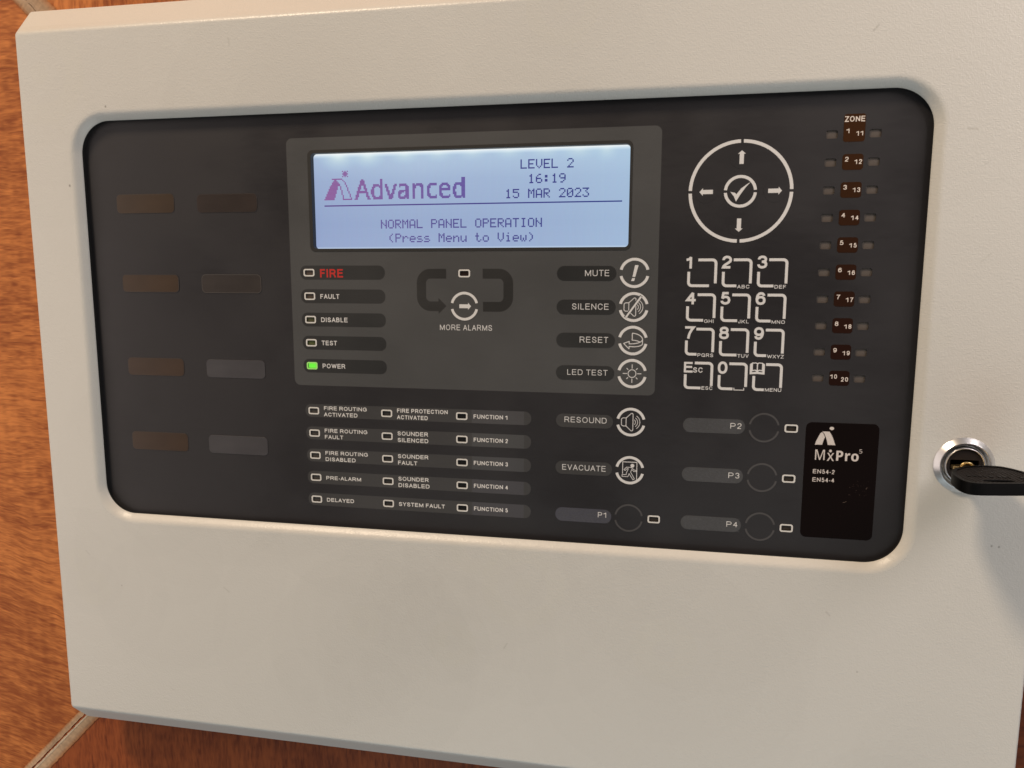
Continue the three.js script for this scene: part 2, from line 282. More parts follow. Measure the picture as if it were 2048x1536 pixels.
// programmable buttons
const PB = [[BX, -149.65, -100.4, -77.1], [-18.72, -109.9, -49.6, -25.8], [-18.6, -129.9, -49.4, -25.75], [-18.5, -149.95, -49.25, -25.7]];
PB.forEach(([x, y, a, b], i) => {
  ring(x, y, 5.85, 0.72, 1.25, DIM);
  box(a, b, y - 2.93, y + 2.93, 2.9, i ? '#484848' : '#4a4a52');
  const r = rng(70 + i); for (let k = 0; k < 900; k++) { const g = 62 + Math.floor(26 * r()); c.fillStyle = `rgba(${g},${g},${g + 3},0.35)`; c.fillRect(X(a + 1 + (b - a - 2) * r()), Y(y - 2.7 + 5.4 * r()), 2 + 4 * r(), 2); }
  text('P' + (i + 1), i ? b - 5.6 : -82.65, i ? b - 1.4 : -78.9, y + (i ? 1.4 : 1.75), 2.25, '', '#e6e3dd');
});
// arrow pad
const NX = -31.44, NY = -19.69;
for (let k = 0; k < 4; k++) arc(NX, NY, 18.4, k * Math.PI / 2 + 0.026, (k + 1) * Math.PI / 2 - 0.026, 1.3);
for (const s of [0, 1]) arc(NX, NY, 5.46, s * Math.PI + 0.085, (s + 1) * Math.PI - 0.085, 1.16);
for (let k = 0; k < 4; k++) { const a = k * Math.PI / 2, d = 12.5, cs = Math.cos(a), sn = Math.sin(a); line(arrowPts.map(([x, y]) => [NX + cs * (x + d) - sn * y, NY + sn * (x + d) + cs * y]), 0, null, true, WHITE); }
line([[-35.15, -19.75], [-33.3, -20.2], [-32.85, -20.75], [-31.2, -18.6], [-28.6, -16.7], [-27.85, -16.35], [-29.6, -18.3], [-31.4, -20.9], [-32.9, -23.5], [-33.7, -21.6]], 0, null, true, WHITE);
// keypad
const KX = [-49.9, -36.95, -23.98], KY = [-44.62, -57.94, -71.25, -84.55];
const keys = ['1', '2', '3', '4', '5', '6', '7', '8', '9', 'ESC', '0', 'MENU'];
const sub = ['', 'ABC', 'DEF', 'GHI', 'JKL', 'MNO', 'PQRS', 'TUV', 'WXYZ', 'ESC', '_', 'MENU'];
const subX = [0, 5.9, 6.5, 6.95, 6.75, 6.1, 4.9, 7.05, 5.1, 6.9, 6.1, 4.85], subW = [0, 4.5, 4.2, 3.65, 4.0, 4.9, 6.0, 4.15, 6.1, 4.2, 4, 6.1];
keys.forEach((k, i) => {
  const x = KX[i % 3], y = KY[Math.floor(i / 3)], w = 11.15, h = 10.95, t = 1.08, o = t / 2;
  const endX = sub[i] ? x + subX[i] - 0.35 : x + 8.3, topX = k === 'ESC' ? x + 4.0 : k === 'MENU' ? x + 4.85 : k === '1' ? x + 3.95 : x + 4.15;
  c.beginPath(); c.moveTo(X(x + o), Y(y - 5.05)); c.lineTo(X(x + o), Y(y - h + 1.6)); c.arcTo(X(x + o), Y(y - h + o), X(x + 2.2), Y(y - h + o), 1.3 * K); c.lineTo(X(endX), Y(y - h + o));
  c.moveTo(X(topX), Y(y - o)); c.lineTo(X(x + w - 2), Y(y - o)); c.arcTo(X(x + w - o), Y(y - o), X(x + w - o), Y(y - 2.2), 1.3 * K); c.lineTo(X(x + w - o), Y(y - 9.5));
  c.strokeStyle = WHITE; c.lineWidth = t * K; c.lineCap = 'butt'; c.stroke();
  if (k === 'ESC') { text('E', x - 0.1, x + 3.35, y - 0.15, 4.25, 'bold'); text('SC', x + 3.45, x + 7.15, y - 2.25, 2.1, 'bold'); }
  else if (k === 'MENU') {
    const b = (pts, f) => line(shift(x, y, pts), 0, null, true, f);
    b([[-1.1, -0.5], [-0.25, 0.12], [1.2, 0.2], [1.7, -0.05], [2.2, 0.2], [3.6, 0.1], [4.5, -0.5], [4.5, -4.5], [1.7, -4.3], [-1.1, -4.5]], WHITE);
    b([[0.05, -0.3], [1.1, -0.2], [1.48, -0.5], [1.48, -2.75], [0.9, -2.6], [0.05, -2.75]], DARK); b([[1.95, -0.5], [2.4, -0.2], [3.4, -0.3], [3.4, -2.75], [2.5, -2.6], [1.95, -2.75]], DARK);
    b([[-0.2, -3.3], [0.8, -3.05], [1.4, -3.35], [0.8, -3.5], [-0.2, -3.6]], DARK); b([[2.0, -3.35], [2.6, -3.05], [3.6, -3.3], [3.6, -3.6], [2.6, -3.5]], DARK);
  } else text(k, x - (k === '1' ? 0.3 : 0.15), x + (k === '1' ? 2.1 : 3.55), y + 1.05 - (i < 3 ? 0 : i < 6 ? 0.45 : i < 9 ? 0.5 : 0.75), 4.9, 'bold');
  if (sub[i] === '_') line([[x + 6.25, y - 9.9], [x + 6.25, y - 10.8], [x + 9.95, y - 10.8], [x + 9.95, y - 9.9]], 0.36);
  else if (sub[i]) text(sub[i], x + subX[i], x + subX[i] + subW[i], y - [10.0, 10.02, 10.0, 9.65][Math.floor(i / 3)], 1.42, 'bold');
});
// zones
const ZB = [];
for (let i = 0; i < 10; i++) {
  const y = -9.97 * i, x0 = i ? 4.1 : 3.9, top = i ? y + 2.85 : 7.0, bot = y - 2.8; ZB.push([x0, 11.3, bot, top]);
  const t = i / 9; box(x0, 11.3, bot, top, i ? 1.1 : 0.8, `rgb(${Math.round(62 - 26 * t)},${Math.round(37 - 20 * t)},${Math.round(18 - 8 * t)})`);  // brown room reflection painted into the plates, fading down the column
  const a = String(i + 1), b = String(i + 11);
  text(a, a.length > 1 ? 4.45 : 4.95, a.length > 1 ? 6.9 : 6.25, y + 1.95 - 0.05 * i, 1.72, 'bold', '#e6ddd2'); text(b, 8.35, 10.9, y + 1.02 - 0.06 * i, 1.72, 'bold', '#e6ddd2');
}
text('ZONE', 4.2, 11.05, 6.25, 2.0, 'bold', '#e6ddd2');
// name plate
box(-3.2, 23.25, -152.9, -107, 2.2, '#100705');  // reddish base stands in for a brown reflection of the room
{
  const poly = (pts) => line(pts, 0, null, true, '#d8cfc6');
  poly([[0.35, -115.8], [0.75, -114.3], [1.4, -112.8], [2.1, -111.3], [2.75, -110.7], [3.35, -111.4], [3.95, -112.7], [3.5, -113.9], [3.05, -115.75]]);
  poly([[2.75, -110.5], [5.45, -110.45], [6.3, -111.8], [7.0, -113.3], [7.5, -114.8], [7.9, -115.75], [5.05, -115.75], [4.6, -113.9], [4.1, -112.5], [3.5, -111.3]]);
  c.beginPath(); c.ellipse(X(6.2), Y(-109.2), 0.85 * K, 0.68 * K, 0, 0, 7); c.fillStyle = '#d8cfc6'; c.fill();
  typed('M', 0.15, 4.7, -117.75, 4.0, '', '#d8cfc6'); typed('x', 4.9, 7.75, -117.75, 4.15, '', '#d8cfc6');
  c.beginPath(); c.arc(X(6.2), Y(-118.05), 0.55 * K, 0, 7); c.fill();
  typed('Pro', 7.9, 16.8, -117.75, 4.0, 'bold', '#d8cfc6'); typed('5', 16.4, 17.8, -116.95, 1.6, '', '#d8cfc6');
  text('EN54-2', 0.2, 8.2, -125.45, 1.75, 'bold', '#d8cfc6'); text('EN54-4', 0.2, 8.2, -128.75, 1.75, 'bold', '#d8cfc6');
  const r = rng(5); for (let k = 0; k < 22; k++) { c.fillStyle = `rgba(150,130,115,${0.25 + 0.4 * r()})`; const a = r() * 6, q = 0.3 * r(); c.fillRect(X(13 + 8 * r() + q), Y(-131 - 7 * r() * r() + Math.sin(a) * 2), 1 + 2 * r(), 1 + r()); }
  line([[11.8, -138.3], [12.6, -138.1], [13.2, -137.7]], 0.12, 'rgba(190,170,150,0.8)'); line([[19.9, -132.6], [20.3, -131.8]], 0.12, 'rgba(200,180,160,0.8)');
}
// a little dust and rubbing, with shapes of its own
{ const r = rng(91); for (let k = 0; k < 130; k++) { c.fillStyle = `rgba(170,165,158,${0.05 + 0.16 * r() * r()})`; const s = 1 + 2 * r() * r(); c.fillRect(AW * r(), AH * r(), s * (1 + 2 * r()), s); } }
const artTex = new THREE.CanvasTexture(art); artTex.colorSpace = THREE.SRGBColorSpace; artTex.anisotropy = 8;
const film = std({ map: artTex, roughness: 0.5, metalness: 0 });
const glossFilm = new THREE.MeshPhysicalMaterial({ map: artTex, roughness: 0.1, metalness: 0 });
const sm1 = noise2(6, 5, 95), sm2 = noise2(22, 16, 96), sm3 = noise2(60, 160, 97);
const smear = dataTex(512, 512, (u, v) => { const k = 0.72 + 0.3 * (sm1(u, v) - 0.5) + 0.18 * (sm2(u, v) - 0.5) + 0.08 * (sm3(u, v) - 0.5); return [k, k, k]; });
film.roughnessMap = smear; film.roughness = 0.68;
const film2 = std({ color: 0x353232, roughness: 0.4 });
const artUV = (g) => uvXY(g, AX0, AY0, AX1 - AX0, AY1 - AY0);

// ---------------------------------------------------------------- the screen's picture: 240 x 64 dots
const DOT = 0.5195, D = 8, LX0 = -200.35, LY0 = -5.35, SX0 = -205.2, SX1 = -72.2, SY0 = -41.2, SY1 = 0.2;
const px = document.createElement('canvas'); px.width = 256; px.height = 72; const p = px.getContext('2d');
const G5 = { 0: [62, 81, 73, 69, 62], 1: [0, 66, 127, 64, 0], 2: [66, 97, 81, 73, 70], 3: [33, 65, 69, 75, 49], 5: [39, 69, 69, 69, 57], 6: [60, 74, 73, 73, 48], 9: [6, 73, 73, 41, 30], ':': [0, 54, 54, 0, 0], A: [126, 17, 17, 17, 126], E: [127, 73, 73, 73, 65], I: [0, 65, 127, 65, 0], L: [127, 64, 64, 64, 64], M: [127, 2, 12, 2, 127], N: [127, 4, 8, 16, 127], O: [62, 65, 65, 65, 62], P: [127, 9, 9, 9, 6], R: [127, 9, 25, 41, 70], T: [1, 1, 127, 1, 1], V: [31, 32, 64, 32, 31], e: [56, 84, 84, 84, 24], r: [124, 8, 4, 4, 8], s: [72, 84, 84, 84, 32], n: [124, 8, 4, 4, 120], u: [60, 64, 64, 32, 124], t: [4, 63, 68, 64, 32], o: [56, 68, 68, 68, 56], i: [0, 68, 125, 64, 0], w: [60, 64, 48, 64, 60], '(': [0, 28, 34, 65, 0], ')': [0, 65, 34, 28, 0] };
p.fillStyle = '#000';
function lcd(str, cell, row) { [...str].forEach((ch, i) => { const g = G5[ch]; if (g) g.forEach((col, x) => { for (let y = 0; y < 7; y++) if (col >> y & 1) p.fillRect((cell + i) * 6 + x, row + y, 1, 1); }); }); }
lcd('LEVEL 2', 27, 0); lcd('16:19', 28, 11); lcd('15 MAR 2023', 25, 22); lcd('NORMAL PANEL OPERATION', 8, 44); lcd('(Press Menu to View)', 9, 55);
p.fillRect(0, 32, 240, 1);
{ // arch with filled left leg, star, and the word beside it
  const dots = (pts) => pts.forEach(([x, y]) => p.fillRect(x, y, 1, 1));
  const left = (y) => Math.round(9 - 9 * Math.pow((y - 12) / 15, 0.85)), right = (y) => (y < 15 ? 10 + (y - 12) : Math.round(12 - (y - 15) * 0.33));
  for (let y = 12; y <= 27; y++) for (let x = Math.max(0, left(y)); x <= right(y); x++) dots([[x, y]]);
  for (let x = 7; x <= 15; x++) dots([[x, 11]]);
  for (let y = 12; y <= 27; y++) { const t = (y - 12) / 15; dots([[Math.round(16 + 7 * Math.pow(t, 0.75)), y]]); if (y > 14) dots([[Math.round(12.5 + 4 * Math.pow((y - 14) / 13, 0.8)), y]]); }
  for (let x = 16; x <= 23; x++) dots([[x, 27]]);
  const sx = 18, sy = 7; dots([[sx, sy], [sx - 1, sy], [sx + 1, sy], [sx, sy - 1], [sx, sy + 1], [sx - 1, sy - 1], [sx + 1, sy + 1], [sx - 1, sy + 1], [sx + 1, sy - 1], [sx - 2, sy], [sx + 2, sy], [sx, sy - 2], [sx, sy + 2], [sx - 2, sy - 2], [sx + 2, sy + 2], [sx - 2, sy + 2], [sx + 2, sy - 2]]);
  const q = document.createElement('canvas'); q.width = 256; q.height = 72; const qc = q.getContext('2d');
  qc.font = '22.5px sans-serif'; const w = qc.measureText('Advanced').width; qc.translate(26.5, 28); qc.scale(93 / w, 1); qc.lineWidth = 0.7; qc.strokeStyle = qc.fillStyle = '#000'; qc.fillText('Advanced', 0, 0); qc.strokeText('Advanced', 0, 0);
  const im = qc.getImageData(0, 0, 256, 72).data; for (let y = 0; y < 40; y++) for (let x = 24; x < 124; x++) if (im[(y * 256 + x) * 4 + 3] > 120) dots([[x, y]]);
}
const pd = p.getImageData(0, 0, 256, 72).data;
const scr = document.createElement('canvas'); scr.width = 2048; scr.height = 640; const s = scr.getContext('2d');
{
  const kx = 2048 / (SX1 - SX0), ky = 640 / (SY1 - SY0), sx = (x) => (x - SX0) * kx, sy = (y) => (SY1 - y) * ky;
  const g = s.createLinearGradient(0, 0, 0, 640); g.addColorStop(0, '#bcd2e6'); g.addColorStop(0.3, '#a5b8d6'); g.addColorStop(0.72, '#9badcf'); g.addColorStop(1, '#9fb0d2');
  s.fillStyle = g; s.fillRect(0, 0, 2048, 640);
  const h = s.createLinearGradient(0, 0, 2048, 0); h.addColorStop(0, 'rgba(125,140,190,0.22)'); h.addColorStop(0.35, 'rgba(140,165,205,0.05)'); h.addColorStop(1, 'rgba(172,205,228,0.42)'); s.fillStyle = h; s.fillRect(0, 0, 2048, 640);
  for (const [x, a, rx, ry] of [[-193.5, 1, 10, 8], [-180.5, 0.95, 9, 7], [-164.5, 0.75, 8, 5.5], [-150, 0.65, 8, 5], [-136, 0.6, 8, 5], [-121, 0.6, 8, 5], [-106, 0.55, 8, 5], [-93, 0.65, 9, 6], [-82, 0.6, 6, 7]]) {   // the row of lamps behind the top edge
    s.save(); s.translate(sx(x), sy(-1)); s.scale(1, ry / rx); const r = s.createRadialGradient(0, 0, 0, 0, 0, rx * kx);
    r.addColorStop(0, `rgba(240,252,246,${a})`); r.addColorStop(0.4, `rgba(215,238,238,${a * 0.5})`); r.addColorStop(1, 'rgba(180,215,235,0)'); s.fillStyle = r; s.fillRect(-900, -900, 1800, 1800); s.restore();
  }
  const t = s.createLinearGradient(0, sy(-0.9), 0, sy(-2.8)); t.addColorStop(0, 'rgba(252,255,255,1)'); t.addColorStop(1, 'rgba(220,240,250,0)'); s.fillStyle = t; s.fillRect(0, 0, 2048, sy(-2.8));
  const b = s.createLinearGradient(0, sy(-39.2), 0, sy(-40)); b.addColorStop(0, 'rgba(225,240,255,0)'); b.addColorStop(1, 'rgba(228,242,255,0.6)'); s.fillStyle = b; s.fillRect(0, sy(-39.2), 2048, 60);
  for (let y = 0; y < 72; y++) for (let x = 0; x < 246; x++) if (pd[(y * 256 + x) * 4 + 3] > 100) {
    const f = x / 240, bulk = y > 4 && y < 29 && x < 122, fade = y > 40 ? 0.7 + 0.3 * f : bulk ? 0.92 : 1;
    const R = bulk ? 142 - 52 * (x / 122) : 88 - 52 * f, Gc = bulk ? 84 - 16 * (x / 122) : 54 - 6 * f, B = bulk ? 146 : 128 - 4 * f;
    s.fillStyle = `rgba(${R | 0},${Gc | 0},${B | 0},${fade})`; s.fillRect(sx(LX0 + x * DOT), sy(LY0 - y * DOT), DOT * kx, DOT * ky * 0.92);
  }
}
const scrTex = new THREE.CanvasTexture(scr); scrTex.colorSpace = THREE.SRGBColorSpace; scrTex.anisotropy = 8;
const screenMat = std({ color: 0x0a0c10, roughness: 0.35, emissive: 0xffffff, emissiveMap: scrTex, emissiveIntensity: 1 });

// ---------------------------------------------------------------- the timber frame on the wall
const WZ = -23, BODY = [-336.5, 77.5, -264.3, 57];
const wall = thing('wall', 'stained brown timber boards mitred round the alarm panel', null, [-130, -262.5, WZ - 20], 'structure');
{
  const [x0, x1, y0, y1] = BODY, W = 330, g = 0.5;
  function board(pts, z1, alongY, off, label, mat = wood) {
    const sh = new THREE.Shape(pts.map(([x, y]) => new THREE.Vector2(x, y)));
    const geo = slab(sh, WZ - 18, z1, 0.35), q = geo.attributes.position, uv = new Float32Array(q.count * 2);
    for (let i = 0; i < q.count; i++) { const x = q.getX(i), y = q.getY(i), a = alongY ? y : x, b = alongY ? x : y + 0.34 * (x + 340) * Math.max(0, Math.min(1, (-90 - y) / 150)); uv[i * 2] = (a + off) / 200; uv[i * 2 + 1] = (b + off * 1.7) / 400; }
    geo.setAttribute('uv', new THREE.BufferAttribute(uv, 2));
    return part('board', geo, mat, wall, null, label);
  }
  const left = board([[x0, y1 + g], [x0, y0 - g], [x0 - W, y0 - W - g], [x0 - W, y1 + W + g]].map(([x, y]) => [x - g, y]), WZ, false, 0, 'upright board left of the panel, grain running across it');
  const bottom = board([[x0 + g, y0], [x1 - g, y0], [x1 + W - g, y0 - W], [x0 - W + g, y0 - W]], WZ + 0.9, true, 37, 'board under the panel, shade put into its colour', shadedWood);
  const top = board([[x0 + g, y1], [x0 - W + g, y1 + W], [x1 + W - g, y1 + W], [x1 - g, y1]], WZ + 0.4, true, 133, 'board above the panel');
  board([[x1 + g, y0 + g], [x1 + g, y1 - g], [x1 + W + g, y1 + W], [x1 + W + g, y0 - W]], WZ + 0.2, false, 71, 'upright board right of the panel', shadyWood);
  // where the sanded mitres show bare wood: an uneven, slightly proud feathered strip along the cut
  function strip(parent, sx, sy, dx, dy, nx, ny, w, z, len, seed, mat, rise, name = 'bare_edge') {
    const r2 = noise2(200, 2, seed + 1), r3 = noise2(14, 2, seed + 2), N = 420, pos = [], uv = [], idx = [], col = [], tone = [[1, 1, 1], [1, 1, 1], [0.93, 0.86, 0.78], [0.8, 0.44, 0.22]];
    for (let i = 0; i <= N; i++) {
      const t = i / N, L = t * len, jag = 0.7 * (r2(t, 0) - 0.5), ww = w * (0.93 + 0.1 * r3(t, 0) + 0.07 * r2(t, 0.5)), px0 = sx + dx * L, py0 = sy + dy * L;
      const row = [[jag * 0.6, -1.2], [jag * 0.6, rise], [ww * 0.6, rise * 0.6 + 0.1 * r2(t, 0.5)], [ww, -0.08]];
      row.forEach(([d, h], k) => { pos.push(px0 + nx * d, py0 + ny * d, z + h); uv.push(L / 60, (k * w / 3) / 20); const f = 0.82 + 0.3 * r3(t, 0); col.push(...tone[k].map((c) => Math.min(1, c * f))); });
      if (i) for (let k = 0; k < 3; k++) { const a = (i - 1) * 4 + k, b = a + 1, e = a + 4, f = a + 5; if (nx * dy - ny * dx > 0) idx.push(a, b, e, b, f, e); else idx.push(a, e, b, b, e, f); }
    }
    const geo = new THREE.BufferGeometry(); geo.setAttribute('position', new THREE.Float32BufferAttribute(pos, 3)); geo.setAttribute('uv', new THREE.Float32BufferAttribute(uv, 2)); geo.setAttribute('color', new THREE.Float32BufferAttribute(col, 3)); geo.setIndex(idx);
    const fl = geo.toNonIndexed(); fl.computeVertexNormals(); return part(name, fl, mat, parent);
  }
  const q = Math.SQRT1_2;
  // lower left mitre runs down and left from the corner
  strip(left, x0 - g, y0 - g, -q, -q, -q, q, 3.2, WZ + 0.36, 190, 41, bare, 0.3);
  strip(bottom, x0 + g + 0.9, y0 - 0.9, -q, -q, q, -q, 5.4, WZ + 1.26, 190, 45, bare, 0.25);
  strip(bottom, x0 + g + 0.55, y0 - 0.55, -q, -q, q, -q, 1.3, WZ + 1.1, 190, 49, raw, 0.9, 'splintered_edge');
  for (const [x, y, l, w, a] of [[-388.2, -285.5, 2.8, 0.8, -0.8], [-385.4, -287.2, 1.8, 0.4, -0.6], [-381, -288.6, 3.4, 0.35, -0.5], [-376.6, -289.6, 4.2, 0.4, -0.4], [-374.8, -288, 2.6, 0.3, -0.5], [-374, -291.2, 3, 0.3, -0.45]]) {   // scuffs by the mitre
    const sh = new THREE.Shape(); sh.absellipse(0, 0, l / 2, w / 2, 0, 7, false, 0);
    const geo = slab(sh, 0, 0.04, 0, 8); uvXY(geo, -20, -20, 60, 20); geo.rotateZ(a); geo.translate(x, y, WZ + 0.355);
    geo.setAttribute('color', new THREE.Float32BufferAttribute(new Float32Array(geo.attributes.position.count * 3).fill(0.85), 3)); part('scuff', geo, bare, left);
  }
  // upper left mitre
  strip(left, x0 - g, y1 + g, -q, q, -q, -q, 4.6, WZ + 0.36, 190, 53, bare, 0.35);
  strip(top, x0 + g, y1, -q, q, q, q, 7.5, WZ + 0.76, 190, 57, bare, 0.2);
}

// ---------------------------------------------------------------- the alarm panel
const panel = thing('fire_alarm_panel', 'cream metal fire alarm panel with a dark control fascia and lit screen', 'alarm panel', [-129.5, -262.5, WZ]);
const grow = (x0, x1, y0, y1) => (d, e = d) => [x0 - d, x1 + d, y0 - e, y1 + e];
{
  const ZF = 4.6, o = grow(-338.6, 79.4, -261.6, 53.1), win = grow(-311.45, 33.7, -161.1, 15.1);
  // front sheet with the window cut out
  const sh = rr(...o(-1.5), 0.9); sh.holes.push(rr(...win(4), 18.1, THREE.Path));
  { const h = new THREE.Path(); h.absarc(51.7, -120.3, 9.2, 0, Math.PI * 2); sh.holes.push(h); }   // for the lock
  const front = new THREE.ShapeGeometry(sh, 24); front.translate(0, 0, ZF);
  // outer edge: rounded fold, then flaring return, then the lip behind
  const out = [[-1.5, -1.5, 0.9, ZF], [-1.1, -1.05, 1.1, ZF - 0.03], [-0.7, -0.55, 1.3, ZF - 0.16], [-0.35, -0.05, 1.5, ZF - 0.42], [-0.08, 0.5, 1.7, ZF - 0.82], [0.1, 1.0, 1.8, ZF - 1.3], [0.25, 1.5, 1.8, ZF - 1.8], [3.3, 12.4, 1.6, -8.2], [3.4, 12.7, 1.6, -8.6], [3.35, 12.8, 1.6, -9.0], [3.2, 12.6, 1.6, -9.2], [1.0, 1.0, 1, -9.3], [-2.5, -2.0, 0.8, -9.4]].map(([d, e, r, z]) => [...o(d, e), r, z]);
  const edge = loft(out, 5);
  // rolled rim of the window
  const rim = loft([[4, 0], [3.7, -0.015], [3.35, -0.06], [3.0, -0.14], [2.6, -0.29], [2.2, -0.51], [1.8, -0.8], [1.4, -1.15], [1.0, -1.53], [0.6, -1.93], [0.3, -2.26], [0.1, -2.55], [0, -2.85]].map(([d, z]) => [...win(d), 14.1 + d, ZF + z]).reverse(), 16);
  const geos = [front, edge, rim].map((g) => { g = g.index ? g.toNonIndexed() : g; for (const a of Object.keys(g.attributes)) if (!['position', 'normal'].includes(a)) g.deleteAttribute(a); return uvXY(g, 0, 0, 80, 80); });
  const door = part('door', mergeGeometries(geos), paint, panel, null, 'cream powder coated door with a rounded window opening');
  part('gasket', loft([[0.0, 1.8], [0.02, 0.02]].map(([d, z]) => [...win(d + 0.15), 14.2, z]).reverse(), 16), gasketMat, door);
  part('enclosure', slab(rr(BODY[0], BODY[1], BODY[2], BODY[3], 0.6), WZ - 2, -9.45), paint, panel);
}
// fascia sheet with openings for the screen and the lamps
const HOLE_LED = [3.75, 2.05, 0.55], HOLE_ZONE = [4.1, 2.9, 0.7];
const leds = [];   // [x, y, colour]; lens tones differ mostly by painted shade and reflection
statusY.forEach((y, i) => leds.push([-207.1, y + 0.02, ['#594d44', '#584d42', '#55543a', '#5a6138', 'on'][i], ['red fire lamp, unlit', 'fault lamp, unlit', 'disable lamp, unlit', 'test lamp, unlit', 'green power lamp, lit'][i]]));
leds.push([-138.93, -50.35, '#2c1f18', 'lamp above the more alarms button']);
COL.forEach((x, k) => tableY.forEach((y) => leds.push([x, y - 0.02, ['#4a4641', '#3a3835', '#1d1c1a'][k]])));
PB.forEach(([x, y], i) => leds.push([i ? [0, -8.6, -8.55, -8.45][i] : -59.95, y + 0.1, '#3a332b']));
const zones = []; for (let i = 0; i < 10; i++) { zones.push([0, -9.97 * i]); zones.push([14.87, -9.97 * i]); }
const LCDH = [-204.6, -72.8, -40.05, -0.95];
{
  const sh = rr(-316, 36.9, -164.9, 18.9, 3);
  const hole = (x, y, [w, h, r]) => sh.holes.push(rr(x - w / 2, x + w / 2, y - h / 2, y + h / 2, r, THREE.Path));
  leds.forEach(([x, y]) => hole(x, y, HOLE_LED)); zones.forEach(([x, y]) => hole(x, y, HOLE_ZONE));
  sh.holes.push(rr(LCDH[0] - 0.6, LCDH[1] + 0.5, LCDH[2] - 0.6, LCDH[3] + 0.6, 1.9, THREE.Path));
  const fascia = part('fascia', artUV(slab(sh, -1.5, 0, 0, 5)), film, panel, null, 'dark printed control fascia');
  part('backing', slab(rr(-316, 36.9, -164.9, 18.9, 3), -7.5, -6), gasketMat, fascia);
  // slots for paper labels on the left
  const sn = noise2(5, 4, 81), sn2 = noise2(40, 60, 82);
  const worn = dataTex(256, 128, (u, v) => { const k = 0.86 + 0.2 * (sn(u, v) - 0.5) + 0.06 * (sn2(u, v) - 0.5); return [k, k, k]; });
  const clear = (rgb, rough) => new THREE.MeshPhysicalMaterial({ map: worn, color: new THREE.Color().setRGB(...rgb), roughness: rough });
  const A = [[-297.2, -269.1, -24.2, -16.1], [-297, -269, -58.7, -51], [-297, -268.9, -96.2, -88.3], [-297.4, -269, -130.8, -122.5]], B = [[-258, -229.8, -24.4, -16.7], [-257.6, -229.5, -58.8, -51], [-257.6, -229.4, -96.3, -88.3], [-258.4, -229.7, -130.9, -122.6]];
  const reflTint = [[0.06, 0.036, 0.018], [0.062, 0.036, 0.018], [0.062, 0.037, 0.022], [0.056, 0.032, 0.017], [0.044, 0.032, 0.026], [0.052, 0.043, 0.038], [0.082, 0.078, 0.082], [0.08, 0.076, 0.08]];  // browns and greys stand in for room reflections on the slots
  const rimM = std({ color: 0x55504c, roughness: 0.35 });  // paler rim: edge highlight of one slot put into its colour
  [...A, ...B].forEach(([a, b, y0, y1], i) => { const sl = part('label_slot', uvXY(slab(rr(a, b, y0, y1, 1.9), 0.004, 0.16, 0.06, 5), a + i * 3.1, y0, 31, 9), clear(reflTint[i], 0.28), panel, null, i < 4 ? 'clear label slot, brown room reflection put into its colour' : i < 6 ? 'dark label slot' : 'label slot, grey reflection put into its colour');
    const ed = rr(a - 0.12, b + 0.12, y0 - 0.12, y1 + 0.12, 2); ed.holes.push(rr(a + 0.1, b - 0.1, y0 + 0.1, y1 - 0.1, 1.8, THREE.Path)); part('slot_edge', slab(ed, 0.003, i === 5 || i === 1 ? 0.2 : 0.1, 0, 6), i === 5 ? rimM : film2, sl);
  });
}
// screen
{
  const ringS = rr(-206.05, -71.75, -41.35, 0.35, 2.4); ringS.holes.push(rr(...LCDH, 1.5, THREE.Path));
  const bez = std({ color: 0x262522, roughness: 0.6 }), wallM = std({ color: 0x0a0a0a, roughness: 0.5 });
  const disp = part('display_screen', uvXY(slab(rr(SX0, SX1, SY0, SY1, 0.5), -3.6, -2.75), SX0, SY0, SX1 - SX0, SY1 - SY0), screenMat, panel, null, 'lit pale blue screen with purple dot matrix text');
  part('bezel', slab(ringS, 0.004, 0.12, 0.04, 5), bez, disp);
  const wl = rr(LCDH[0] - 0.55, LCDH[1] + 0.45, LCDH[2] - 0.55, LCDH[3] + 0.55, 1.8); wl.holes.push(rr(...LCDH, 1.5, THREE.Path));
  part('recess_wall', slab(wl, -2.74, 0.0, 0, 5), wallM, disp);
}
// lamps: lens and white frame each
{
  const frameS = rr(-2.48, 2.48, -1.6, 1.6, 0.85); frameS.holes.push(rr(-1.88, 1.88, -1.03, 1.03, 0.45, THREE.Path));
  const frameG = slab(frameS, 0.004, 0.07, 0, 5), lensG = slab(rr(-1.85, 1.85, -1.0, 1.0, 0.45), -0.25, 0.1, 0.08, 4), zoneG = slab(rr(-2.1, 2.1, -1.5, 1.5, 0.7), -0.5, 0, 0.05, 4);
  const white = std({ color: 0xd9d6cf, roughness: 0.5 }), glowFrame = std({ color: 0x9fd07a, roughness: 0.5, emissive: 0x6ac83a, emissiveIntensity: 0.35 });  // power frame's green emission stands in for spill from its lamp
  const on = std({ color: 0x2a5a18, roughness: 0.4, emissive: new THREE.Color().setRGB(0.16, 0.86, 0.05), emissiveIntensity: 1.0 }), mats = {};
  leds.forEach(([x, y, col, label]) => {
    const m = col === 'on' ? on : (mats[col] ||= std({ color: col, roughness: 0.35 }));
    const l = part('indicator_light', lensG, m, panel, [x, y, -0.6], label);
    part('lamp_frame', frameG, col === 'on' ? glowFrame : white, l, [x, y, 0]);
  });
  const zm = std({ color: 0x5a524b, roughness: 0.45 });
  zones.forEach(([x, y]) => part('zone_light', zoneG, zm, panel, [x, y, -0.5]));
}
